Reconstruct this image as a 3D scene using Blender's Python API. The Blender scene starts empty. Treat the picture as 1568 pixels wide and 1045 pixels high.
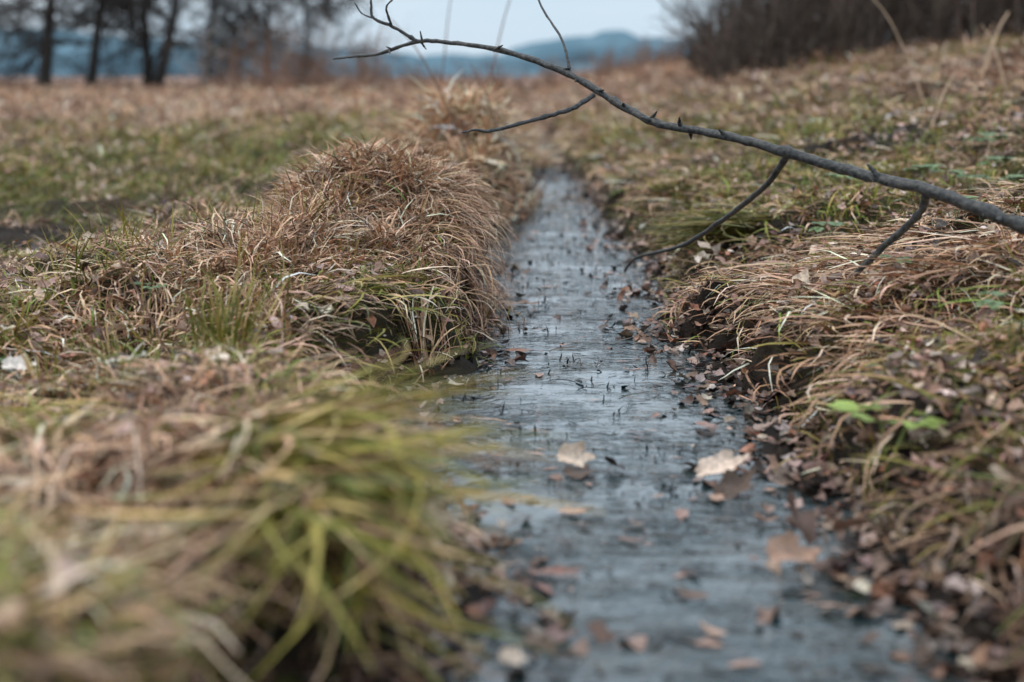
import bpy, math, numpy as np
from mathutils import Vector, Euler
rng = np.random.default_rng(7)
scene = bpy.context.scene

# ------------------------------------------------------------------ noise
def _h(ix, iy, s):
    n = (ix.astype(np.int64)*374761393 + iy.astype(np.int64)*668265263 + s*1442695041) & 0x7fffffff
    n = ((n ^ (n >> 13))*1274126177) & 0x7fffffff
    n = ((n ^ (n >> 16))*668265263) & 0x7fffffff
    return n/float(0x7fffffff)
def vn(x, y, sc, s=0):
    x = np.asarray(x, float)/sc; y = np.asarray(y, float)/sc
    ix = np.floor(x); iy = np.floor(y); fx = x-ix; fy = y-iy
    fx = fx*fx*(3-2*fx); fy = fy*fy*(3-2*fy)
    a = _h(ix, iy, s); b = _h(ix+1, iy, s); c = _h(ix, iy+1, s); d = _h(ix+1, iy+1, s)
    return (a*(1-fx)+b*fx)*(1-fy)+(c*(1-fx)+d*fx)*fy
def ss(t):
    t = np.clip(t, 0, 1); return t*t*(3-2*t)

# ------------------------------------------------------------------ terrain
LY = [0.0, 1.0, 1.5, 1.75, 2.15, 2.5, 2.75, 3.0, 3.2, 3.6, 4.0, 4.4, 5.0, 5.7, 7.2, 8.6, 9.8, 12.9, 18.7, 22]
LX = [-.36,-.34,-.28,-.14,-.10,-.20,-.38,-.40,-.24,-.18,-.15,-.09,-.09,-.15,-.06, .07, .14, .20, .33, .36]
RY = [0.0, 1.0, 1.76, 2.15, 2.6, 2.95, 3.6, 4.4, 5.7, 7.2, 9.8, 12.9, 18.7, 22]
RX = [.80, .74, .60, .52, .56, .60, .54, .50, .57, .52, .47, .42, .38, .365]
TY = [0, 1.0, 1.7, 2.3, 2.9, 3.3, 4.0, 4.5, 5.2, 7, 8, 12, 50]
TZ = [.20,.21,.22,.15,.12,.19,.25,.25,.23,.19,.20,.19,.17]
def edges(y):
    w = (vn(y, y*0+3, .3, 5)-.5)*.13+(vn(y, y*0+3, .11, 55)-.5)*.06
    w2 = (vn(y, y*0+9, .3, 6)-.5)*.18+(vn(y, y*0+3, .1, 56)-.5)*.08
    k = np.interp(y, [8, 16], [1, .3])
    return np.interp(y, LY, LX)+w*k, np.interp(y, RY, RX)+w2*k
def H(x, y):
    x = np.asarray(x, float); y = np.asarray(y, float)
    L, R = edges(y)
    dl = L-x; dr = x-R
    top = np.interp(y, TY, TZ)
    wl = np.interp(y, [0, 1.5, 2.2, 3, 4, 5, 8, 20], [.18, .13, .16, .18, .08, .07, .10, .5])
    hl = (top+.05)*ss(dl/wl+.12)-.05
    hl = hl - .17*ss((dl-.75)/1.1)*ss((y-2.6)/1.5)*ss((15-y)/6)
    hum = np.exp(-((x+.40)/.30)**2-((y-4.60)/.40)**2)
    hl = hl + (.16+.13*(vn(x, y, .16, 71)-.5))*hum*ss(dl/.09)
    hl = hl + .07*np.exp(-((x+.62)/.34)**2-((y-3.6)/.4)**2)
    hl = hl + (.27+.14*(vn(x, y, .3, 72)-.5))*np.exp(-((x+.22)/.42)**2-((y-8.0)/.8)**2)*ss(dl/.14)
    hl = hl + .10*np.exp(-((x+.05)/.4)**2-((y-11.3)/.9)**2)*ss(dl/.3)
    hr = .17*ss(dr/.18+.1)-.05 + .20*np.clip(dr, 0, 4) + .08*np.clip(dr-4, 0, 9)*.9
    hr = hr*np.interp(y, [0, 60, 200], [1, 1, .4])
    md = np.maximum(dl, dr)
    q = np.clip(-md/.14, 0, 1)
    bed = -.045+.08*(1-q)*ss((vn(x, y, .16, 8)-.3)/.4)+(vn(x, y, .06, 9)-.5)*.02
    out = np.where(dl > 0, hl, np.where(dr > 0, hr, bed))
    bank = ss(md/.15)*np.interp(y, [0, 14, 40], [1, 1, .5])
    det = (vn(x, y, .55, 1)-.5)*.11 + (vn(x, y, .19, 2)-.5)*.095 + (vn(x, y, .08, 3)-.5)*.045
    big = (vn(x, y, 3.5, 4)-.5)*.08*ss((md-.5)/1.5)
    return out + bank*det + big
def Hw(x, y): return np.maximum(H(x, y), 0.002)
def green(x, y):
    g = .36+.8*(vn(x, y, .9, 11)-.5)+1.0*(vn(x, y, .3, 12)-.5)
    def P(cx, cy, rx, ry, a): return a*np.exp(-((x-cx)/rx)**2-((y-cy)/ry)**2)
    g = g+P(-2.2, 11.5, 1.6, 2.6, .8)+P(-4.5, 9, 1.5, 2.5, .2)+P(-2.5, 8, 1.2, 1.2, .15)+P(1.4, 8.5, .8, 1.8, .45)+P(1.7, 6, 1.1, 1.2, .4)
    g = g+P(.9, 2.4, .4, .6, .45)+P(1.3, 4.3, .6, .6, .4)+P(-1.4, 3.4, .7, .6, .4)+P(-.4, 1.8, .3, .3, .2)+P(-.6, 1.1, .4, .35, .6)+P(.75, 1.8, .3, .3, .2)
    g = g-P(-.45, 4.6, .4, .5, .35)-P(-.3, 8.1, .6, 1, .4)-.6*ss((y-15)/4)-P(4.0, 10, 1.8, 3, .35)-P(1.05, 3.5, .35, .4, .3)
    return np.clip(g, 0, 1)
def mudfield(x, y): return np.clip(1.35*np.exp(-((x+2.3)/1.2)**2-((y-6.2)/1.3)**2)*ss((vn(x, y, .4, 15)-.1)/.5), 0, .9)
def mud(x, y):
    L, R = edges(y)
    d = np.maximum(L-x, x-R)
    m = np.exp(-(np.clip(d, 0, 9)/.10)**2)
    m = m+mudfield(x, y)
    m = m+.9*ss((vn(x, y, .4, 16)-.55)/.15)*(y < 8)*(x > 0)
    return np.clip(m, 0, 1)

# ------------------------------------------------------------------ mesh helper
def make(name, V, F, C=None, mat=None, smooth=True, k=4):
    V = np.asarray(V, np.float32).reshape(-1, 3); F = np.asarray(F, np.int32).reshape(-1, k)
    me = bpy.data.meshes.new(name)
    me.vertices.add(len(V)); me.vertices.foreach_set('co', V.ravel())
    me.loops.add(F.size); me.loops.foreach_set('vertex_index', F.ravel())
    me.polygons.add(len(F)); me.polygons.foreach_set('loop_start', np.arange(len(F), dtype=np.int32)*k)
    me.polygons.foreach_set('loop_total', np.full(len(F), k, np.int32))
    me.polygons.foreach_set('use_smooth', np.full(len(F), smooth))
    me.update(calc_edges=True)
    if C is not None:
        C = np.clip(np.asarray(C, np.float32).reshape(-1, 3), .005, .85)
        at = me.color_attributes.new('Col', 'FLOAT_COLOR', 'POINT')
        at.data.foreach_set('color', np.concatenate([C, np.ones((len(C), 1), np.float32)], 1).ravel())
    ob = bpy.data.objects.new(name, me); scene.collection.objects.link(ob)
    if mat: me.materials.append(mat)
    return ob

# ------------------------------------------------------------------ materials
def newmat(name):
    m = bpy.data.materials.new(name); m.use_nodes = True
    return m, m.node_tree.nodes, m.node_tree.links, m.node_tree.nodes['Principled BSDF']
def plantmat(name, rough=.6, transl=.25, nsc=60, amt=.5, spec=.3):
    m, N, K, B = newmat(name)
    a = N.new('ShaderNodeAttribute'); a.attribute_name = 'Col'
    t = N.new('ShaderNodeTexCoord'); n = N.new('ShaderNodeTexNoise'); n.inputs['Scale'].default_value = nsc
    n.inputs['Detail'].default_value = 2
    K.new(t.outputs['Object'], n.inputs['Vector'])
    mr = N.new('ShaderNodeMapRange'); mr.inputs[1].default_value = .3; mr.inputs[2].default_value = .7
    mr.inputs[3].default_value = 1-amt; mr.inputs[4].default_value = 1+amt*.5
    K.new(n.outputs['Fac'], mr.inputs[0])
    mx = N.new('ShaderNodeVectorMath'); mx.operation = 'SCALE'
    K.new(a.outputs['Color'], mx.inputs[0]); K.new(mr.outputs[0], mx.inputs['Scale'])
    K.new(mx.outputs[0], B.inputs['Base Color'])
    B.inputs['Roughness'].default_value = rough; B.inputs['Specular IOR Level'].default_value = spec
    if transl > 0:
        tr = N.new('ShaderNodeBsdfTranslucent'); K.new(mx.outputs[0], tr.inputs['Color'])
        ms = N.new('ShaderNodeMixShader'); ms.inputs[0].default_value = transl
        K.new(B.outputs[0], ms.inputs[1]); K.new(tr.outputs[0], ms.inputs[2])
        K.new(ms.outputs[0], N['Material Output'].inputs['Surface'])
    return m
M_grass = plantmat('dry_grass_mat', .6, 0, 25, .3, .2)
M_green = plantmat('green_grass_mat', .5, .2, 25, .25, .25)
M_leaf = plantmat('dead_leaf_mat', .5, 0, 120, .4, .3)
M_debris = plantmat('wet_debris_mat', .4, 0, 90, .4, .3)
M_wood = plantmat('bare_wood_mat', .8, 0, 8, .4, .2)

m, N, K, B = newmat('ground_mat'); M_ground = m
a = N.new('ShaderNodeAttribute'); a.attribute_name = 'Col'
t = N.new('ShaderNodeTexCoord')
n1 = N.new('ShaderNodeTexNoise'); n1.inputs['Scale'].default_value = 14; n1.inputs['Detail'].default_value = 8; n1.inputs['Roughness'].default_value = .7
n2 = N.new('ShaderNodeTexNoise'); n2.inputs['Scale'].default_value = 1.3; n2.inputs['Detail'].default_value = 5
for n in (n1, n2): K.new(t.outputs['Object'], n.inputs['Vector'])
ml = N.new('ShaderNodeMath'); ml.operation = 'MULTIPLY'; K.new(n1.outputs['Fac'], ml.inputs[0]); K.new(n2.outputs['Fac'], ml.inputs[1])
mr = N.new('ShaderNodeMapRange'); mr.inputs[1].default_value = .12; mr.inputs[2].default_value = .4; mr.inputs[3].default_value = .4; mr.inputs[4].default_value = 1.5
K.new(ml.outputs[0], mr.inputs[0])
mx = N.new('ShaderNodeVectorMath'); mx.operation = 'SCALE'; K.new(a.outputs['Color'], mx.inputs[0]); K.new(mr.outputs[0], mx.inputs['Scale'])
K.new(mx.outputs[0], B.inputs['Base Color']); B.inputs['Roughness'].default_value = .8; B.inputs['Specular IOR Level'].default_value = .15
bp = N.new('ShaderNodeBump'); bp.inputs['Strength'].default_value = 1; bp.inputs['Distance'].default_value = .04
K.new(n1.outputs['Fac'], bp.inputs['Height']); K.new(bp.outputs[0], B.inputs['Normal'])

# water
m, N, K, B = newmat('stream_water_mat'); M_water = m
t = N.new('ShaderNodeTexCoord')
mp = N.new('ShaderNodeMapping'); mp.inputs['Scale'].default_value = (.55, 1, 1); K.new(t.outputs['Object'], mp.inputs['Vector'])
nb = N.new('ShaderNodeTexNoise'); nb.inputs['Scale'].default_value = 9; nb.inputs['Detail'].default_value = 8; nb.inputs['Roughness'].default_value = .65; K.new(mp.outputs[0], nb.inputs['Vector'])
cr = N.new('ShaderNodeValToRGB'); e = cr.color_ramp.elements
e[0].position = .40; e[0].color = (.003, .020, .024, 1); e[1].position = .68; e[1].color = (.045, .052, .046, 1)
K.new(nb.outputs['Fac'], cr.inputs[0]); K.new(cr.outputs[0], B.inputs['Base Color'])
B.inputs['Roughness'].default_value = .03; B.inputs['IOR'].default_value = 1.40; B.inputs['Specular IOR Level'].default_value = .6
B.inputs['Coat Weight'].default_value = .8; B.inputs['Coat Roughness'].default_value = .03; B.inputs['Coat IOR'].default_value = 1.33
w1 = N.new('ShaderNodeTexNoise'); w1.inputs['Scale'].default_value = 15; w1.inputs['Detail'].default_value = 4; w1.inputs['Distortion'].default_value = 2.0
w2 = N.new('ShaderNodeTexNoise'); w2.inputs['Scale'].default_value = 52; w2.inputs['Detail'].default_value = 2; w2.inputs['Distortion'].default_value = .8
w3 = N.new('ShaderNodeTexNoise'); w3.inputs['Scale'].default_value = 3.5; w3.inputs['Detail'].default_value = 4
for w in (w1, w2, w3): K.new(mp.outputs[0], w.inputs['Vector'])
cm = N.new('ShaderNodeMapRange'); cm.inputs[1].default_value = .42; cm.inputs[2].default_value = .60; cm.inputs[3].default_value = .2; cm.inputs[4].default_value = 1.0; K.new(w3.outputs['Fac'], cm.inputs[0])
ad = N.new('ShaderNodeMath'); ad.operation = 'MULTIPLY_ADD'; ad.inputs[1].default_value = .3
K.new(w2.outputs['Fac'], ad.inputs[0]); K.new(w1.outputs['Fac'], ad.inputs[2])
bp = N.new('ShaderNodeBump'); bp.inputs['Distance'].default_value = .017; K.new(cm.outputs[0], bp.inputs['Strength'])
K.new(ad.outputs[0], bp.inputs['Height']); K.new(bp.outputs[0], B.inputs['Normal']); K.new(bp.outputs[0], B.inputs['Coat Normal'])

# ------------------------------------------------------------------ ground sheet
def axis(core0, core1, step, far0, far1, g):
    c = list(np.arange(core0, core1, step)); s = step; v = core1
    while v < far1: c.append(v); s *= g; v += s
    c.append(far1); s = step; v = core0-step; lo = []
    while v > far0: lo.append(v); s *= g; v -= s
    lo.append(far0)
    return np.array(lo[::-1]+c)
xs = axis(-1.3, 1.6, .016, -700, 700, 1.05); ys = axis(.6, 7.0, .022, -20, 1200, 1.033)
X, Y = np.meshgrid(xs, ys); Z = H(X, Y)
nx, ny = len(xs), len(ys)
idx = np.arange(nx*ny).reshape(ny, nx)
F = np.stack([idx[:-1, :-1], idx[:-1, 1:], idx[1:, 1:], idx[1:, :-1]], -1).reshape(-1, 4)
g = green(X, Y)[..., None]; mu = mud(X, Y)[..., None]
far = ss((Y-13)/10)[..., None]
straw = np.array([.070, .042, .025])*(1-far)+np.array([.30, .175, .125])*far  # near tone darkened: shade of the gaps between blades put into colour
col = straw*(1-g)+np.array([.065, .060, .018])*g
col = col*(1-mu)+np.array([.024, .016, .011])*mu
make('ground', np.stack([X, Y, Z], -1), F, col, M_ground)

yy = np.arange(-1, 21, .05); L, R = edges(yy)
uu = np.linspace(0, 1, 12)
WX = (L-.12)[:, None]*(1-uu)+(R+.12)[:, None]*uu; WY = np.repeat(yy[:, None], 12, 1)
idx = np.arange(WX.size).reshape(WX.shape)
F = np.stack([idx[:-1, :-1], idx[:-1, 1:], idx[1:, 1:], idx[1:, :-1]], -1)
make('stream_water', np.stack([WX, WY, WX*0], -1), F, None, M_water)

# ------------------------------------------------------------------ blades
def blades(x, y, head, tilt, dt, Ln, W, col, nseg=3, lift=.01, curl=.0, z0=None, clamp=True, roll=.5, kink=0., over=None):
    n = len(x); P = np.zeros((n, nseg+1, 3)); D = np.zeros((n, nseg+1, 2))
    z = H(x, y) if z0 is None else z0
    lift = np.broadcast_to(lift, (n,))
    P[:, 0] = np.stack([x, y, z-.005], -1)
    h = head.copy(); D[:, 0] = np.stack([np.cos(h), np.sin(h)], -1)
    seg = Ln/nseg
    for k in range(nseg):
        th = tilt+dt*(k/max(1, nseg-1)); d = np.stack([np.cos(h), np.sin(h)], -1)
        P[:, k+1, :2] = P[:, k, :2]+(seg*np.sin(th))[:, None]*d
        zz = P[:, k, 2]+seg*np.cos(th)
        if clamp: zz = np.maximum(zz, Hw(P[:, k+1, 0], P[:, k+1, 1])+lift*rng.uniform(.3, 1.3, n))
        P[:, k+1, 2] = zz; D[:, k+1] = d
        h = h+curl+rng.normal(0, 1, n)*kink
    if over is not None:
        L, R = edges(P[:, -1, 1]); tx = P[:, -1, 0]
        ok = ~((tx > L+over) & (tx < R-over)); P, D, W, col = P[ok], D[ok], W[ok], col[ok]; n = ok.sum()
    prof = np.interp(np.linspace(0, 1, nseg+1), [0, .3, .7, 1], [.7, 1, .8, .15])
    rl = rng.normal(0, roll, n)
    S = np.stack([-D[..., 1], D[..., 0], np.repeat(rl[:, None], nseg+1, 1)], -1)
    S /= np.linalg.norm(S, axis=-1, keepdims=True)
    S = S*(.5*W[:, None, None])*prof[None, :, None]
    V = np.stack([P-S, P+S], 2)
    base = (np.arange(n)*(nseg+1)*2)[:, None, None]
    kk = np.arange(nseg)[None, :, None]*2
    F = base+kk+np.array([0, 1, 3, 2])[None, None, :]
    C = np.repeat(col[:, None, :], (nseg+1)*2, 1)
    return V.reshape(-1, 3), F.reshape(-1, 4), C.reshape(-1, 3)
def merge(parts):
    Vs, Fs, Cs, o = [], [], [], 0
    for V, F, C in parts: Vs.append(V); Fs.append(F+o); Cs.append(C); o += len(V)
    return np.concatenate(Vs), np.concatenate(Fs), np.concatenate(Cs)
STRAW = np.array([[.74, .47, .31], [.60, .37, .23], [.42, .245, .145], [.84, .61, .45], [.28, .15, .085], [.13, .073, .046], [.52, .28, .16], [.06, .037, .028]])
GREEN = np.array([[.22, .19, .04], [.17, .18, .035], [.33, .25, .07], [.12, .125, .028], [.21, .27, .045], [.38, .27, .10]])
def pick(pal, n, p=None, j=.15):
    c = pal[rng.choice(len(pal), n, p=p)]
    return c*(1+rng.normal(0, j, (n, 1)))*(1+rng.normal(0, .04, (n, 3)))
PS = np.array([.16, .17, .15, .09, .15, .13, .08, .07])
def scatter(n, y0, y1, mar=.5):
    y = y0*(y1/y0)**rng.random(n); x = (rng.random(n)*2-1)*(.41*y+mar)
    L, R = edges(y); k = ((L-x) > .0) | ((x-R) > .0)
    return x[k], y[k]
def slope_head(x, y, jit):
    e = .06
    gx = (H(x+e, y)-H(x-e, y))/(2*e); gy = (H(x, y+e)-H(x, y-e))/(2*e)
    L, R = edges(y); right = x > R
    fx = np.where(right, -.5, .25)-gx*.9; fy = np.where(right, -.3, -.2)-gy*.9
    a0 = vn(x, y, .25, 21)*6.28*2; am = np.where(right, .7, .8)
    fx = fx+am*np.cos(a0)+rng.normal(0, jit, len(x)); fy = fy+am*np.sin(a0)+rng.normal(0, jit, len(x))
    return np.arctan2(fy, fx)
def patch(x, y, s):
    p = .25+.8*vn(x, y, .45, s)+.85*(vn(x, y, .11, s+1))
    p = p*(1-.38*np.exp(-((x+3)/2.4)**2-((y-7)/3.0)**2))*(1-.25*np.exp(-((x-1.0)/.6)**2-((y-1.9)/.8)**2))
    return p[:, None]

dry, grn = [], []
x, y = scatter(205000, .9, 48)
thin = np.exp(-((x+2.4)/1.5)**2-((y-6.3)/2.0)**2)*.5
keep = rng.random(len(x)) > (green(x, y)*.7+mud(x, y)*.8+thin)*ss((60-y)/10)
x, y = x[keep], y[keep]; n = len(x); s = np.maximum(1, y/4.5)**.85
hd = slope_head(x, y, .8)
lf = rng.random(n)**1.5*np.where(x > 0, .026, .038)*s
tl = np.where((x > 0) & (y < 9), rng.uniform(1.1, 1.6, n), rng.uniform(.8, 1.57, n))
dry.append(blades(x, y, hd, tl, rng.uniform(.2, .9, n), rng.uniform(.04, .17, n)*s**.6, rng.uniform(.0022, .0072, n)*s, pick(STRAW, n, PS)*patch(x, y, 31), 3, lf, rng.normal(0, .35, n), kink=.4, over=.03))
x, y = scatter(205000, .9, 40)
keep = rng.random(len(x)) < (green(x, y)*1.25-.12)*(1-.85*mud(x, y))
x, y = x[keep], y[keep]; n = len(x); s = np.maximum(1, y/4.5)**.85
hd = slope_head(x, y, .9)
grn.append(blades(x, y, hd, rng.uniform(.4, 1.4, n), rng.uniform(.2, 1.2, n), rng.uniform(.03, .09, n)*s**.5, rng.uniform(.003, .0065, n)*s, pick(GREEN, n)*patch(x, y, 34), 3, rng.random(n)*.04*s, rng.normal(0, .3, n), kink=.2, over=.03))
def tuft(cx, cy, nb, rad, Lr, Wr, pal, tl=(.05, 1.0), dtr=(.4, 1.6), head=None, hs=3.14, nseg=4, store=dry, p=None, lift=.01, clamp=True, z0=None, kink=.15, over=None):
    a = rng.random(nb)*6.283; r = rad*np.sqrt(rng.random(nb))
    x = cx+r*np.cos(a); y = cy+r*np.sin(a)
    hd = a+rng.normal(0, .5, nb) if head is None else head+rng.uniform(-hs, hs, nb)
    store.append(blades(x, y, hd, rng.uniform(*tl, nb), rng.uniform(*dtr, nb), rng.uniform(*Lr, nb), rng.uniform(*Wr, nb), pick(pal, nb, p), nseg, rng.random(nb)*lift, rng.normal(0, .2, nb), clamp=clamp, z0=None if z0 is None else np.full(nb, z0), kink=kink, over=over))
x, y = scatter(850, 1.0, 30)
for cx, cy in zip(x, y):
    if cx > 0 and cy < 9 and rng.random() < .5: continue
    s = max(1, cy/4.5)**.8; gg = float(green(np.array([cx]), np.array([cy]))[0])
    if rng.random() < gg: tuft(cx, cy, 30, .04*s, (.05, .12), (.0025*s, .0045*s), GREEN, tl=(.1, 1.2), store=grn, over=.02)
    else: tuft(cx, cy, 45, .05*s, (.06*s, .15*s), (.0025*s, .005*s), STRAW*(.5+.7*rng.random()), tl=(.4, 1.5), p=PS, over=.02)
for cx, cy, nb, rad, ln in [(-.44, 4.6, 2900, .26, .2), (-.30, 4.75, 1100, .16, .18), (-.5, 4.3, 1500, .22, .18), (-.66, 3.6, 1300, .25, .16), (-.42, 3.9, 1200, .2, .16), (-.3, 4.4, 800, .1, .2), (-.8, 3.1, 800, .25, .14), (-.7, 4.2, 1000, .25, .15)]:
    tuft(cx, cy, nb, rad, (.05, ln), (.002, .0058), STRAW*1.18, tl=(.5, 1.57), dtr=(.3, 1.4), p=PS, lift=.05, kink=.5, over=.07)
for i in range(70):   # scruffy smaller tussocks on the left bank
    cx, cy = rng.normal(-.45, .22), rng.normal(4.3, .5)
    tuft(cx, cy, 90, .04, (.06, .18), (.0025, .0058), STRAW*rng.uniform(.65, 1.4), tl=(.1, 1.4), dtr=(.4, 1.7), p=PS, lift=.04, kink=.35, over=.07)
for cx, cy, nb in [(-.20, 4.55, 500), (-.22, 4.3, 350), (-.18, 4.85, 350), (-.22, 4.05, 250)]:
    tuft(cx, cy, nb, .10, (.10, .26), (.002, .005), STRAW*1.0, tl=(.9, 1.5), dtr=(.9, 1.7), head=-.5, hs=.7, nseg=6, p=PS, lift=.03, kink=.15, over=.14)
for i in range(50):
    tuft(rng.normal(-.38, .18), rng.normal(4.4, .35), 14, .02, (.06, .14), (.003, .0045), GREEN, store=grn, tl=(.05, 1.1))
for cx, cy in [(-.38, 7.8), (-.08, 8.2), (-.5, 8.4), (-.16, 7.4), (-.22, 8.0), (-.1, 10.8), (.0, 11.6), (-.3, 9.2), (-.1, 7.8)]:
    tuft(cx, cy, 750, .26, (.12, .34), (.006, .011), STRAW*1.45, tl=(.3, 1.5), dtr=(.5, 1.6), p=PS, lift=.05, kink=.35, over=.14)
for side, num in ((0, 2400), (1, 4000)):
    y = 1.3*(14/1.3)**rng.random(num); L, R = edges(y)
    off = rng.random(num)**1.1*(.28 if side == 0 else .55)+.03
    x = L-off if side == 0 else R+off
    s = np.maximum(1, y/5)
    hd = (rng.normal(-.3, .7, num) if side == 0 else rng.normal(math.pi+.5, .6, num))
    c = pick(STRAW, num, PS)*patch(x, y, 37)
    k = rng.random(num) < .28; c[k] = pick(GREEN, k.sum())
    dry.append(blades(x, y, hd, rng.uniform(1.0, 1.5, num), rng.uniform(.3, 1.2, num), rng.uniform(.08, .24, num)*s**.5, rng.uniform(.003, .007, num)*s**.7, c, 5, rng.random(num)*.025, rng.normal(0, .1, num), kink=.2, over=.06))
for cx, cy in [(1.0, 3.4), (1.2, 3.7), (.95, 3.9), (1.35, 3.3), (1.5, 4.0), (.8, 3.0)]:
    tuft(cx, cy, 110, .22, (.12, .32), (.003, .0075), STRAW*1.0, tl=(1.3, 1.57), dtr=(.1, .4), head=math.pi+.55, hs=.6, nseg=6, p=PS, lift=.035, kink=.14, over=.03)
OL = np.array([[.34, .285, .045], [.46, .36, .085], [.23, .21, .035], [.62, .44, .17], [.14, .15, .03], [.19, .20, .03]])
sed = []
# drooping sedge clump in the foreground: sweeps right and down the bank
tuft(-.42, 1.88, 90, .08, (.28, .48), (.005, .010), OL, tl=(1.0, 1.4), dtr=(.3, .8), head=-.30, hs=.30, nseg=8, store=sed, lift=.05, kink=.03)
tuft(-.36, 1.82, 130, .09, (.24, .44), (.005, .011), OL*.95, tl=(1.0, 1.4), dtr=(.4, 1.0), head=-.65, hs=.35, nseg=8, store=sed, lift=.05, kink=.03)
tuft(-.28, 1.72, 120, .09, (.22, .42), (.005, .011), OL*.85, tl=(.9, 1.35), dtr=(.5, 1.1), head=-.90, hs=.35, nseg=8, store=sed, lift=.05, kink=.03)
tuft(-.46, 1.88, 190, .13, (.18, .40), (.003, .007), STRAW*1.15, tl=(.9, 1.5), dtr=(.4, 1.2), head=-.6, hs=.8, nseg=7, store=dry, lift=.06, p=PS, kink=.08)
tuft(-.30, 1.72, 150, .12, (.15, .34), (.003, .006), STRAW*.9, tl=(.8, 1.4), dtr=(.5, 1.3), head=-.8, hs=.9, nseg=6, store=dry, lift=.06, p=PS)
tuft(-.55, 1.55, 320, .18, (.10, .28), (.003, .006), STRAW*1.0, tl=(.6, 1.5), dtr=(.4, 1.2), nseg=5, store=dry, lift=.05, p=PS)
tuft(-.60, 2.92, 60, .05, (.12, .24), (.004, .008), OL*.7, tl=(.0, .5), dtr=(.1, .7), nseg=5, store=sed)
tuft(-.75, 2.3, 100, .25, (.2, .42), (.004, .008), OL, tl=(1.2, 1.55), dtr=(.1, .4), head=3.5, hs=.5, nseg=6, store=sed, lift=.05, kink=.03)
tuft(-.40, 3.35, 30, .10, (.18, .32), (.003, .006), OL, tl=(1.0, 1.3), dtr=(.5, .9), head=-.8, hs=.4, nseg=6, store=sed, lift=.03, kink=.03)
tuft(.86, 5.0, 190, .10, (.25, .48), (.005, .009), OL*.55, tl=(1.3, 1.55), dtr=(.1, .3), head=-2.85, hs=.22, nseg=6, store=sed, lift=.05, kink=.03)
for cx, cy in [(-.72, .95), (-.55, 1.15), (-.5, .9), (-.65, 1.25), (-.38, 1.05), (-.6, 1.4), (-.45, 1.25), (-.62, 1.05), (-.42, .92)]:
    tuft(cx, cy, 110, .09, (.06, .14), (.003, .007), GREEN*1.4, tl=(.0, .9), store=grn)
for i in range(70):
    xx, yy_ = rng.uniform(-1.6, -.5), rng.uniform(2.4, 4.6)
    tuft(xx, yy_, 7, .02, (.08, .20), (.003, .006), OL*.7, tl=(.05, 1.2), dtr=(.1, 1), nseg=5, store=sed)
V, F, C = merge(dry); make('dry_grass', V, F, C, M_grass)
V, F, C = merge(grn); make('green_grass', V, F, C, M_green)
V, F, C = merge(sed); make('sedge_clump', V, F, C, M_green)

# ------------------------------------------------------------------ leaves
def leaves(x, y, z, size, col, tiltm=.5, K=12, curlm=.5, asp=(.45, .8), yawr=None):
    n = len(x); th = np.linspace(0, 2*np.pi, K, endpoint=False)[None]
    r = 1+.2*np.cos(th*rng.integers(3, 7, (n, 1))+rng.random((n, 1))*6)+rng.normal(0, .09, (n, K))
    ax = r*np.cos(th); ay = r*np.sin(th)*rng.uniform(*asp, (n, 1))
    ax = np.concatenate([ax*0, ax*.5, ax], 1)[:, K-1:]; ay = np.concatenate([ay*0, ay*.5, ay], 1)[:, K-1:]
    cu = rng.normal(0, curlm, (n, 1)); cv = rng.normal(0, curlm, (n, 1))
    az = cu*ay**2*1.4+cv*ax**2*.6+.12*np.abs(ay)*min(1, curlm*3)+rng.normal(0, .04, ax.shape)*min(1, curlm*3)
    Q = np.stack([ax, ay, az], -1)*(size*.5)[:, None, None]
    yaw = rng.random(n)*6.283 if yawr is None else rng.normal(0, yawr, n)
    ti = rng.normal(0, tiltm, n); rl = rng.normal(0, tiltm, n)
    def rot(Q, a, i, j):
        c, s = np.cos(a)[:, None], np.sin(a)[:, None]; qi, qj = Q[..., i].copy(), Q[..., j].copy()
        Q[..., i] = c*qi-s*qj; Q[..., j] = s*qi+c*qj
    rot(Q, ti, 0, 2); rot(Q, rl, 1, 2); rot(Q, yaw, 0, 1)
    Q += np.stack([x, y, z], -1)[:, None]
    nv = 2*K+1; F = []
    for k in range(K):
        k2 = (k+1) % K
        F += [[0, 1+k, 1+k2], [1+k, 1+K+k, 1+K+k2], [1+k, 1+K+k2, 1+k2]]
    F = (np.array(F)[None]+(np.arange(n)*nv)[:, None, None]).reshape(-1, 3)
    return Q.reshape(-1, 3), F, np.repeat(col[:, None], nv, 1).reshape(-1, 3)
LEAF = np.array([[.42, .25, .18], [.58, .40, .31], [.28, .16, .11], [.15, .085, .06], [.74, .58, .48], [.44, .19, .11], [.34, .25, .215], [.06, .042, .034]])
PL = np.array([.18, .15, .17, .15, .09, .06, .12, .08])
x, y = scatter(60000, 1.0, 30)
k = rng.random(len(x)) < np.where(x > 0, .9, .38)*(.15+1.3*ss((vn(x, y, .4, 41)-.2)/.6)); x, y = x[k], y[k]; n = len(x)
s = np.maximum(1, y/6)**.7
parts = [leaves(x, y, H(x, y)+rng.uniform(.008, .046, n)*s, (.010+.040*rng.random(n)**1.7)*s, pick(LEAF, n, PL), .42)]
num = 4200; y = 1.3*(18/1.3)**rng.random(num); L, R = edges(y); sd = rng.random(num) < .4; o = rng.normal(.01, .09, num)
x = np.where(sd, L-o, R+o)
parts.append(leaves(x, y, Hw(x, y)+.006, rng.uniform(.012, .05, num), pick(LEAF*.6, num, PL), .3))
V, F, C = merge(parts); make('fallen_leaves', V, F, C, M_leaf, k=3)

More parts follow.
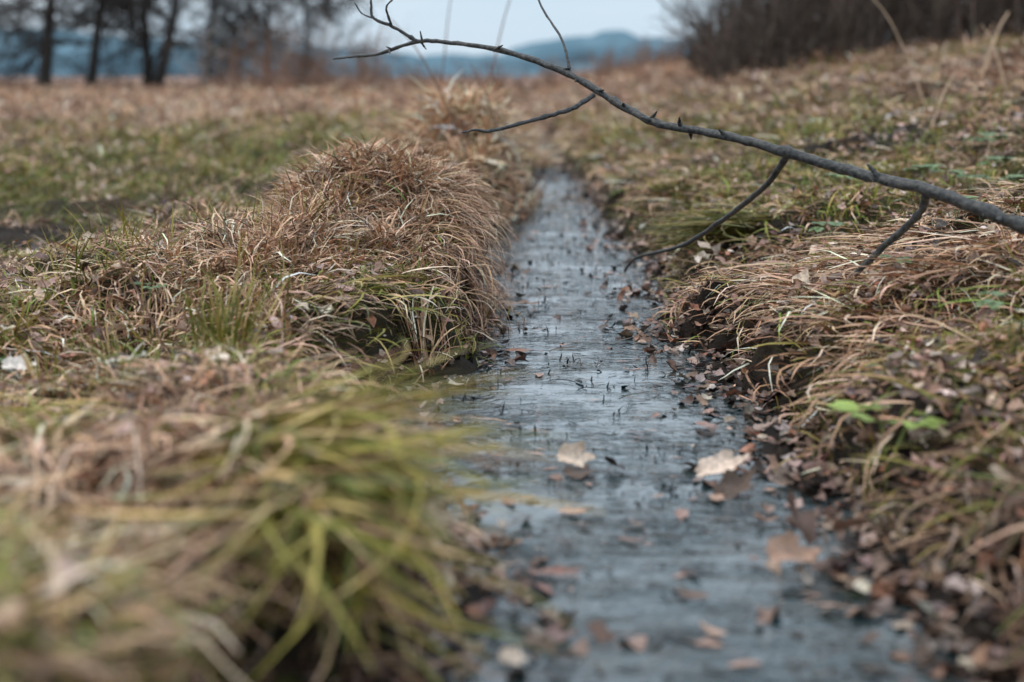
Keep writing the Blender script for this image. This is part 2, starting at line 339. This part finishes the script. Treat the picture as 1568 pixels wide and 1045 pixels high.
num = 30000; y = 1.3*(18/1.3)**rng.random(num); L, R = edges(y); q = rng.random(num); x = L+(R-L)*q
k = rng.random(num) < .07+.85*ss((vn(x*.45, y, .10, 51)-.50)/.18)*(.45+.8*(np.abs(q-.5)*2)**1.5)+.12*ss((y-6)/3); x, y = x[k], y[k]; n = len(x)
DB = np.array([[.020, .024, .022], [.034, .030, .025], [.012, .024, .027], [.11, .075, .055], [.36, .21, .15], [.028, .034, .02]])
sz = (.006+.042*rng.random(n)**2.0)*np.maximum(1, y/6)**.5
parts = [leaves(x, y, np.full(n, .0035), sz, pick(DB, n, [.29, .22, .24, .12, .06, .07]), .02, 9, .05, (.10, .38), yawr=.5)]
num = 620; y = 2.4*(12/2.4)**rng.random(num); L, R = edges(y); q = rng.random(num); x = L+(R-L)*q
k = vn(x, y, .3, 53) > .42; x, y = x[k], y[k]; n = len(x)
parts.append(leaves(x, y, np.full(n, .003), .008+.032*rng.random(n)**2, pick(DB[:4], n, [.35, .3, .25, .1]), .5, 9, .8, (.3, .7)))
num = 75; y = 1.7*(9/1.7)**rng.random(num); L, R = edges(y); x = L+(R-L)*rng.random(num)
parts.append(leaves(x, y, np.full(num, .006), rng.uniform(.02, .055, num), pick(np.array([[.28, .16, .12], [.18, .10, .07], [.40, .25, .18], [.08, .05, .04]]), num), .08, 12, .25, (.35, .7)))
V, F, C = merge(parts); make('floating_debris', V, F, C, M_debris, k=3)
sp = []
nc = 80; cy_ = 2.4*(8/2.4)**rng.random(nc); L, R = edges(cy_); cx_ = L+(R-L)*rng.beta(1.2, 1.2, nc)
rep = rng.integers(1, 8, nc); x = np.repeat(cx_, rep); y = np.repeat(cy_, rep); num = len(x)
x = x+rng.normal(0, .02, num); y = y+rng.normal(0, .025, num); ll = np.repeat(rng.uniform(.012, .045, nc), rep)*rng.uniform(.4, 1.2, num)
sp.append(blades(x, y, rng.random(num)*6.28, rng.uniform(.4, 1.5, num), rng.uniform(-1.4, 1.5, num), ll, rng.uniform(.0025, .006, num), pick(DB[:3]*.8, num), 4, .003, rng.normal(0, .8, num), z0=np.zeros(num)))
num = 130; y = 1.6*(12/1.6)**rng.random(num); L, R = edges(y); x = L+(R-L)*rng.random(num)
sp.append(blades(x, y, rng.normal(0, .6, num)+np.where(rng.random(num) < .5, 0, math.pi), np.full(num, 1.57), np.zeros(num), rng.uniform(.03, .12, num), rng.uniform(.002, .005, num), pick(DB, num), 4, .003, rng.normal(0, .2, num), z0=np.full(num, .006)))
V, F, C = merge(sp); make('water_plant_stalks', V, F, C, M_debris)

def hero_leaf(x, y, z, size, yaw, tx, ty, col, curl, lob=.22, asp=.75, seed=0):
    r_ = np.random.default_rng(seed); K = 56; RG = 6
    th = np.linspace(0, 2*np.pi, K, endpoint=False)
    r = 1+lob*np.cos(5*th+.4)*(.6+.4*np.cos(th))+.05*np.cos(13*th+r_.random()*6)+r_.normal(0, .02, K)
    V = [(0, 0, 0)]
    for j in range(1, RG+1):
        q = j/RG
        for k in range(K):
            px, py = q*r[k]*math.cos(th[k]), q*r[k]*math.sin(th[k])*asp
            V.append((px, py, curl*py*py+curl*.5*px*px*px+.10*abs(py)+.05*math.sin(4*px+6*py+seed)*q))
    F = []
    for k in range(K):
        F.append((0, 1+k, 1+(k+1) % K))
        for j in range(RG-1):
            a, b = 1+j*K+k, 1+j*K+(k+1) % K
            F += [(a, a+K, b+K), (a, b+K, b)]
    Rm = Euler((tx, ty, yaw)).to_matrix()
    V = np.array([tuple(Rm @ (Vector(v)*size*.5)+Vector((x, y, z))) for v in V])
    make('dead_leaf', V, F, np.tile(col, (len(V), 1)), M_leaf, k=3)
PALE = (.74, .55, .41)
hero_leaf(.118, 2.63, .030, .064, .3, .95, .2, PALE, .5, seed=1)
hero_leaf(.125, 2.60, .006, .075, 1.2, .1, .05, (.10, .06, .04), .2, seed=11)
hero_leaf(.195, 2.62, .014, .05, 2.2, .6, .1, (.03, .02, .016), .5, seed=12)
hero_leaf(.385, 2.55, .032, .090, .1, .5, -.15, (.72, .54, .42), .5, asp=.55, seed=2)
hero_leaf(.40, 2.48, .01, .09, .8, .3, -.1, (.10, .06, .04), .6, asp=.6, seed=22)
hero_leaf(.42, 2.05, .035, .085, .6, .45, .3, (.36, .21, .14), .5, seed=3)
hero_leaf(.46, 2.20, .04, .09, 1.9, .6, -.4, (.12, .065, .045), .5, seed=4)
hero_leaf(.52, 2.10, .06, .07, 2.9, .5, .4, (.30, .17, .11), .4, seed=24)
hero_leaf(-.105, 1.74, .19, .055, .9, .9, .2, PALE, .4, seed=5)
hero_leaf(.00, 1.70, .02, .035, .2, .6, .2, (.8, .6, .45), .3, seed=6)
hero_leaf(-.98, 2.76, .18, .06, .4, .5, .1, (.7, .6, .52), .3, seed=7)
hero_leaf(-.86, 3.1, .19, .06, 2.4, .4, .3, (.55, .4, .3), .5, seed=8)
hero_leaf(-.25, 1.62, .12, .05, 1.4, .6, .1, (.6, .42, .3), .4, seed=9)
hero_leaf(.05, 2.05, .006, .10, .1, .05, .02, (.24, .12, .09), .1, asp=.3, seed=10)
hero_leaf(.02, 3.8, .006, .11, .0, .02, .02, (.30, .15, .10), .05, asp=.3, seed=13)
hero_leaf(.05, 1.8, .006, .07, .5, .1, .02, (.26, .15, .12), .1, asp=.5, seed=14)
hero_leaf(.01, 4.6, .006, .14, .1, .02, .02, (.34, .2, .13), .05, asp=.4, seed=15)

def sprout(x, y, z, hgt, nl, size, col):
    st = blades(np.full(nl, x), np.full(nl, y), np.linspace(0, 6.28, nl, endpoint=False)+.4, np.full(nl, .1), np.full(nl, .6), np.full(nl, hgt), np.full(nl, .003), np.tile(col, (nl, 1)), 4, 0, z0=np.full(nl, z))
    Vs, Fs, Cs = [st[0]], [st[1]], [st[2]]; o = len(st[0])
    tips = st[0].reshape(nl, 5, 2, 3)[:, -1].mean(1)
    for i in range(nl):
        hd = 6.28*i/nl+.4+rng.normal(0, .3); lz = rng.uniform(-.1, .6)
        for a in (-.9, 0, .9):
            d = np.array([math.cos(hd+a), math.sin(hd+a), lz]); sd = np.array([-math.sin(hd+a), math.cos(hd+a), 0])
            rows = []
            for q, w in ((0, .08), (.2, .7), (.45, 1.1), (.7, .9), (.9, .4), (1, .03)):
                c = tips[i]+d*size*q+np.array([0, 0, -.25*size*q*q]); rows += [c-sd*w*size*.38+[0, 0, .06*size*w], c, c+sd*w*size*.38+[0, 0, .06*size*w]]
            Vs.append(np.array(rows)); Cs.append(np.tile(np.array(col)*rng.uniform(.75, 1.3), (18, 1)))
            f = []
            for r in range(5):
                for c_ in range(2): b = o+r*3+c_; f.append([b, b+1, b+4, b+3])
            Fs.append(np.array(f)); o += 18
    make('green_sprout_plant', np.concatenate(Vs), np.concatenate(Fs), np.concatenate(Cs), M_green)
def hz(x, y): return float(H(np.array([x]), np.array([y]))[0])
for x, y, hg, nl, sz in [(.66, 2.42, .15, 5, .052), (.95, 2.65, .13, 4, .042), (1.22, 3.9, .07, 4, .04), (1.0, 4.5, .07, 4, .04), (.9, 3.3, .05, 4, .03), (1.5, 5.2, .08, 5, .05), (1.9, 5.6, .08, 5, .05), (2.1, 6.3, .09, 5, .06), (1.6, 5.0, .08, 5, .05), (1.35, 5.7, .08, 5, .05), (1.75, 4.9, .08, 5, .05), (1.2, 5.2, .08, 4, .045), (-.85, 3.3, .05, 4, .025), (-1.1, 2.9, .06, 4, .03)]:
    sprout(x, y, hz(x, y)+.02, hg, nl, sz, (.28, .36, .08) if .6 < x < .7 else (.15, .21, .09))

# ------------------------------------------------------------------ bare branch
def catmull(P, n=8):
    P = np.array(P, float); P = np.vstack([2*P[0]-P[1], P, 2*P[-1]-P[-2]]); out = []
    for i in range(1, len(P)-2):
        for k in range(n):
            t = k/n; out.append(.5*((2*P[i])+(-P[i-1]+P[i+1])*t+(2*P[i-1]-5*P[i]+4*P[i+1]-P[i+2])*t*t+(-P[i-1]+3*P[i]-3*P[i+1]+P[i+2])*t**3))
    out.append(P[-2]); return np.array(out)
def tube(P, sides=10, n=8, wob=.12, knots=True):
    Q = catmull(P, n); r = np.abs(Q[:, 3]); Q = Q[:, :3]+rng.normal(0, .12, (len(Q), 3))*r[:, None]
    T = np.gradient(Q, axis=0); T /= np.linalg.norm(T, axis=1, keepdims=True)
    A = np.cross(T, [0, 0, 1.]); A /= np.linalg.norm(A, axis=1, keepdims=True)+1e-9; Bn = np.cross(T, A)
    r = r*(1+rng.normal(0, wob*.6, len(r)))
    if knots:
        kk = rng.random(len(r)) < .1; r[kk] *= 1.22
    th = np.linspace(0, 2*np.pi, sides, endpoint=False)
    rr = r[:, None]*(1+rng.normal(0, .05, (len(r), sides)))
    V = Q[:, None]+rr[..., None]*(np.cos(th)[None, :, None]*A[:, None]+np.sin(th)[None, :, None]*Bn[:, None])
    m_ = len(Q); idx = np.arange(m_*sides).reshape(m_, sides)
    F = np.stack([idx[:-1], np.roll(idx, -1, 1)[:-1], np.roll(idx, -1, 1)[1:], idx[1:]], -1)
    return V.reshape(-1, 3), F.reshape(-1, 4)
BR = []
main = [(1.65, 2.45, .27, .018), (1.306, 2.771, .333, .017), (1.179, 2.985, .392, .016), (1.098, 3.042, .424, .0152), (.934, 3.207, .488, .014), (.794, 3.366, .521, .0128), (.643, 3.477, .567, .012), (.515, 3.584, .598, .011), (.379, 3.69, .619, .010), (.286, 3.80, .666, .0095), (.170, 3.916, .737, .0092), (.011, 4.03, .799, .0078), (-.156, 4.137, .831, .0065), (-.271, 4.19, .837, .0058), (-.389, 4.233, .803, .0046), (-.46, 4.26, .796, .004), (-.528, 4.28, .789, .0028)]
BR.append(main)
BR.append([(-.271, 4.19, .837, .0055), (-.346, 4.197, .880, .0048), (-.40, 4.20, .905, .0042), (-.407, 4.21, .954, .0035), (-.42, 4.2, 1.05, .002)])
BR.append([(-.346, 4.197, .880, .004), (-.36, 4.18, .93, .003), (-.34, 4.17, .955, .002)])
BR.append([(-.39, 4.20, .90, .003), (-.43, 4.19, .915, .002), (-.45, 4.18, .945, .0015)])
BR.append([(.22, 3.855, .690, .007), (.148, 3.798, .652, .006), (.044, 3.742, .625, .0052), (-.057, 3.687, .602, .0042), (-.09, 3.66, .606, .0035), (-.126, 3.635, .600, .002)])
BR.append([(.671, 3.455, .558, .009), (.637, 3.60, .467, .008), (.595, 3.90, .365, .0072), (.52, 4.30, .235, .0065), (.43, 4.82, .13, .005), (.40, 5.0, .06, .004)])
BR.append([(.934, 3.207, .485, .010), (.927, 3.247, .428, .009), (.871, 3.332, .343, .0075), (.801, 3.414, .237, .0065), (.74, 3.5, .14, .005)])
BR.append([(.16, 3.92, .742, .0045), (.136, 3.986, .839, .0035), (.075, 4.108, .949, .0028), (.04, 4.16, 1.1, .002)])
mp_ = np.array(main)
for i in range(24):
    k = rng.integers(3, 14); f = rng.random(); p = mp_[k]*(1-f)+mp_[k+1]*f
    d = rng.normal(0, 1, 3); d[2] = -abs(d[2])*.7 if rng.random() < .6 else abs(d[2]); d /= np.linalg.norm(d); l = rng.uniform(.018, .048)
    BR.append([(*p[:3], p[3]*.6), (*(p[:3]+d*l*.6), p[3]*.42), (*(p[:3]+d*l), p[3]*.2)])
Vs, Fs, o = [], [], 0
for b in BR:
    V, F = tube(b); Vs.append(V); Fs.append(F+o); o += len(V)
V = np.concatenate(Vs)
m, N, K, B = newmat('bark_mat'); M_bark = m
t = N.new('ShaderNodeTexCoord'); n1 = N.new('ShaderNodeTexNoise'); n1.inputs['Scale'].default_value = 90; n1.inputs['Detail'].default_value = 6
K.new(t.outputs['Object'], n1.inputs['Vector'])
cr = N.new('ShaderNodeValToRGB'); e = cr.color_ramp.elements; e[0].position = .35; e[0].color = (.010, .011, .012, 1); e[1].position = .75; e[1].color = (.085, .08, .072, 1)
K.new(n1.outputs['Fac'], cr.inputs[0]); K.new(cr.outputs[0], B.inputs['Base Color']); B.inputs['Roughness'].default_value = .6
bp = N.new('ShaderNodeBump'); bp.inputs['Strength'].default_value = .8; bp.inputs['Distance'].default_value = .004; K.new(n1.outputs['Fac'], bp.inputs['Height']); K.new(bp.outputs[0], B.inputs['Normal'])
make('bare_branch', V, np.concatenate(Fs), None, M_bark)

def stalks(name, items, col):
    Vs, Fs, o = [], [], 0
    for b in items:
        V, F = tube(b, 6, 5, .05, False); Vs.append(V); Fs.append(F+o); o += len(V)
    V = np.concatenate(Vs); make(name, V, np.concatenate(Fs), np.tile(col, (len(V), 1)), M_wood)
def stlist(rows):
    st = []
    for x, y, dx, dy, l, r in rows:
        z = hz(x, y)-.02
        st.append([(x, y, z, r), (x+dx*.3*l, y+dy*.3*l, z+l*.4, r*.9), (x+dx*.65*l, y+dy*.6*l, z+l*.75, r*.7), (x+dx*l, y+dy*l, z+l*.96, r*.4)])
    return st
stalks('dead_weed_stalks', stlist([(-.72, 3.0, -.55, .1, .42, .0022), (-.66, 3.1, -.6, .2, .28, .0018), (-.95, 3.2, .5, .1, .25, .0018), (-.50, 3.5, -.15, .1, .22, .0018), (-.15, 7.0, -.5, .3, .9, .005), (.05, 7.5, -.3, .0, .9, .005), (-.2, 8.5, .25, .1, 1.1, .005), (-.5, 9.5, .1, .1, 1.3, .005), (-1.0, 10, .1, .1, 1.0, .005), (-1.3, 9, -.4, .1, .9, .005)]), (.22, .12, .08))
stalks('dry_reed_stalks', stlist([(2.6, 9, -.5, .2, .8, .005), (3.4, 10.5, .35, .1, .55, .014), (2.9, 8.4, -.35, .1, .5, .007), (4.0, 11, -.2, 0, .5, .018), (3.9, 9.5, .3, .1, .5, .012), (2.2, 7.6, .4, .2, .4, .006)]), (.6, .42, .28))

# ------------------------------------------------------------------ trees & thicket
def frusta(S, sides=5):
    S = np.array(S); p0, p1, r0, r1 = S[:, :3], S[:, 3:6], S[:, 6], S[:, 7]
    T = p1-p0; T /= np.linalg.norm(T, axis=1, keepdims=True)+1e-9
    up = np.where(np.abs(T[:, 2:3]) > .9, np.array([[1., 0, 0]]), np.array([[0, 0, 1.]])); A = np.cross(T, up); A /= np.linalg.norm(A, axis=1, keepdims=True); Bn = np.cross(T, A)
    th = np.linspace(0, 2*np.pi, sides, endpoint=False)
    ring = np.cos(th)[None, :, None]*A[:, None]+np.sin(th)[None, :, None]*Bn[:, None]
    V = np.concatenate([p0[:, None]+ring*r0[:, None, None], p1[:, None]+ring*r1[:, None, None]], 1)
    k = np.arange(sides); f = np.stack([k, (k+1) % sides, sides+(k+1) % sides, sides+k], -1)
    F = f[None]+(np.arange(len(S))*2*sides)[:, None, None]
    return V.reshape(-1, 3), F.reshape(-1, 4)
def grow(S, p, d, l, r, depth, droop=0., spread=.7):
    nseg = 4 if depth > 1 else 3
    for i in range(nseg):
        d = d+rng.normal(0, .13, 3)+np.array([0, 0, .03-droop]); d /= np.linalg.norm(d)
        q = p+d*l/nseg; r2 = r*(1-.42/nseg*1.2)
        S.append((*p, *q, r, r2)); p, r = q, r2
        if depth > 0 and (i > 0 or depth < 3):
            for _ in range(1 if rng.random() < .55 else 2):
                nd = d+rng.normal(0, spread, 3); nd /= np.linalg.norm(nd)
                grow(S, p, nd, l*rng.uniform(.45, .7), max(r*rng.uniform(.35, .6), .012), depth-1, droop, spread)
def tree(x, y, ht, r, lean, depth=4, col=(.06, .052, .046), low=.25, name='bare_tree'):
    S = []; z = hz(x, y)-.1; p = np.array([x, y, z]); d = np.array([lean, 0, 1.]); d /= np.linalg.norm(d)
    n = 12
    for i in range(n):
        d = d+rng.normal(0, .05, 3)*[1, 1, 0]; d /= np.linalg.norm(d); q = p+d*ht/n; r2 = r*.88
        S.append((*p, *q, r, r2)); p, r = q, r2
        if (i+1)/n > low:
            for _ in range(2):
                a = rng.random()*6.28; nd = np.array([math.cos(a), math.sin(a), rng.uniform(-.1, .5)]); nd /= np.linalg.norm(nd)
                grow(S, p, nd, ht*rng.uniform(.25, .38), r*.42, depth-1, .06)
    V, F = frusta(S, 5); make(name, V, F, np.tile(col, (len(V), 1)), M_wood)
for x, y, ht, r, ln in [(-14.3, 44, 9, .24, .10), (-12.9, 44, 9, .19, .2), (-11.6, 46, 9, .2, .12), (-10.9, 44, 9, .21, .2), (-9.6, 45, 7, .15, .05), (-17.2, 46, 9, .2, 0), (-8.2, 48, 6.5, .13, .1), (-6.9, 47, 5, .10, .15)]:
    tree(x, y, ht, r, ln, 4, low=.12)
tree(-9.0, 42, 1.9, .07, .05, 2, col=(.4, .38, .35), low=.4, name='birch_tree')

def brush(name, pts, col, sides=4):
    S = []
    for x, y, h, r in pts:
        z = hz(x, y)-.05; p = np.array([x, y, z]); a = rng.random()*6.28; t_ = abs(rng.normal(0, .35)); d = np.array([math.cos(a)*t_, math.sin(a)*t_, 1.]); d /= np.linalg.norm(d)
        n = 5
        for i in range(n):
            d = d+rng.normal(0, .16, 3); d /= np.linalg.norm(d); q = p+d*h/n
            S.append((*p, *q, r, r*.82)); p = q; r *= .82
            for _ in range(3):
                nd = d+rng.normal(0, .7, 3); nd /= np.linalg.norm(nd); q2 = p+nd*h*rng.uniform(.1, .28); S.append((*p, *q2, r*.55, r*.35))
                nd2 = nd+rng.normal(0, .6, 3); nd2 /= np.linalg.norm(nd2); S.append((*q2, *(q2+nd2*h*.14), r*.35, r*.2))
    V, F = frusta(S, sides); c = np.repeat(pick(np.array([col]), len(S), None, .3), 2*sides, 0)
    make(name, V, F, c, M_wood)
pts = []
for i in range(1400):
    y = rng.uniform(17, 30); xl = .118*y+.2; x = xl+abs(rng.random())**1.1*(10+.2*y)
    pts.append((x, y, rng.uniform(1.0, 3.4)*(.45+.55*ss((x-xl)/2.2)), rng.uniform(.012, .03)))
brush('thicket', pts, (.085, .062, .048))
pts = [(x, rng.uniform(33, 46), rng.uniform(.6, 1.6)*(1.2 if x < -3.5 else .6), .016) for x in rng.uniform(-7.5, 5, 420)]
brush('low_brush', pts, (.24, .14, .095))

# ------------------------------------------------------------------ distant wooded hills
m, N, K, B = newmat('hazed_woodland_mat'); M_hill = m
t = N.new('ShaderNodeTexCoord'); n1 = N.new('ShaderNodeTexNoise'); n1.inputs['Scale'].default_value = .12; n1.inputs['Detail'].default_value = 6
K.new(t.outputs['Object'], n1.inputs['Vector'])
cr = N.new('ShaderNodeValToRGB'); e = cr.color_ramp.elements; e[0].position = .3; e[0].color = (.09, .155, .195, 1); e[1].position = .7; e[1].color = (.145, .225, .27, 1)  # blue-grey of atmospheric haze is painted into the woodland base colour
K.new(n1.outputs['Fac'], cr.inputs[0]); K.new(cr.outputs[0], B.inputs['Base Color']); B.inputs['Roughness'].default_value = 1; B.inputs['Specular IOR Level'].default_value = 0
def ridge(name, y0, prof, seed, depth=120):
    xs_ = np.arange(-420, 420, 1.2); top = np.interp(xs_, prof[0], prof[1])
    top = top+(vn(xs_, xs_*0, 9, seed)-.5)*1.6+(vn(xs_, xs_*0, 3, seed+1)-.5)*1.0
    yo = [0, .5, 8, 25, 60, depth]
    V = np.stack([np.stack([xs_, y0+yy_+(vn(xs_, xs_*0+k, 5, seed+k)-.5)*6, top*z_+(vn(xs_, xs_*0+k, 4, seed+9+k)-.5)*1.0*(k > 0)], -1) for k, (yy_, z_) in enumerate(zip(yo, [-.3, .45, .75, .9, 1.0, .9]))], 0)
    idx = np.arange(V.shape[0]*V.shape[1]).reshape(V.shape[:2])
    F = np.stack([idx[:-1, :-1], idx[:-1, 1:], idx[1:, 1:], idx[1:, :-1]], -1)
    make(name, V, F, None, M_hill)
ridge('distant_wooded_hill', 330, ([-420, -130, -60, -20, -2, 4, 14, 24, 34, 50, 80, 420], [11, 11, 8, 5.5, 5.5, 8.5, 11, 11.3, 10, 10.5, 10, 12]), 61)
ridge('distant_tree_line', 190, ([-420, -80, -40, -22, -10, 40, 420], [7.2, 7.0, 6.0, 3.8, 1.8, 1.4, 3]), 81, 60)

# ------------------------------------------------------------------ world / light
w = bpy.data.worlds.new('World'); scene.world = w; w.use_nodes = True; N = w.node_tree.nodes; K = w.node_tree.links
bg = N['Background']; sky = N.new('ShaderNodeTexSky'); sky.sky_type = 'NISHITA'; sky.sun_disc = False
EL, AZ = math.radians(50), math.radians(-60)
sky.sun_elevation = EL; sky.sun_rotation = AZ
tc = N.new('ShaderNodeTexCoord'); nz = N.new('ShaderNodeTexNoise'); nz.inputs['Scale'].default_value = 2.2; nz.inputs['Detail'].default_value = 4
mp = N.new('ShaderNodeMapping'); mp.inputs['Scale'].default_value = (1, 1, 4); K.new(tc.outputs['Generated'], mp.inputs[0]); K.new(mp.outputs[0], nz.inputs[0])
cr = N.new('ShaderNodeValToRGB'); e = cr.color_ramp.elements; e[0].position = .3; e[0].color = (.57, .74, .90, 1); e[1].position = .7; e[1].color = (.82, .90, .98, 1)
K.new(nz.outputs['Fac'], cr.inputs[0])
# overcast luminance rises towards the zenith
sx = N.new('ShaderNodeSeparateXYZ'); K.new(tc.outputs['Generated'], sx.inputs[0])
gr = N.new('ShaderNodeMapRange'); gr.inputs[1].default_value = .05; gr.inputs[2].default_value = .42; gr.inputs[3].default_value = 9.9; gr.inputs[4].default_value = 18; K.new(sx.outputs['Z'], gr.inputs[0])
sc = N.new('ShaderNodeVectorMath'); sc.operation = 'SCALE'; K.new(gr.outputs[0], sc.inputs['Scale']); K.new(cr.outputs[0], sc.inputs[0])
mx = N.new('ShaderNodeMix'); mx.data_type = 'RGBA'; mx.inputs[0].default_value = .88
K.new(sky.outputs[0], mx.inputs[6]); K.new(sc.outputs[0], mx.inputs[7]); K.new(mx.outputs[2], bg.inputs['Color']); bg.inputs['Strength'].default_value = .105
sl = bpy.data.lights.new('sun', 'SUN'); sl.energy = 1.5; sl.angle = math.radians(10); sl.color = (1, .88, .76)
so = bpy.data.objects.new('sun', sl); scene.collection.objects.link(so)
dv = Vector((math.sin(AZ)*math.cos(EL), math.cos(AZ)*math.cos(EL), math.sin(EL)))
so.rotation_euler = dv.to_track_quat('Z', 'Y').to_euler()

cd = bpy.data.cameras.new('camera'); cam = bpy.data.objects.new('camera', cd); scene.collection.objects.link(cam); scene.camera = cam
cam.location = (0, 0, .75); cam.rotation_euler = (math.radians(90-10.7), 0, 0)
cd.lens = 50; cd.sensor_width = 36; cd.clip_start = .05; cd.clip_end = 3000
cd.dof.use_dof = True; cd.dof.focus_distance = 3.75; cd.dof.aperture_fstop = 1.8
scene.view_settings.view_transform = 'Standard'; scene.view_settings.look = 'None'; scene.view_settings.exposure = 0
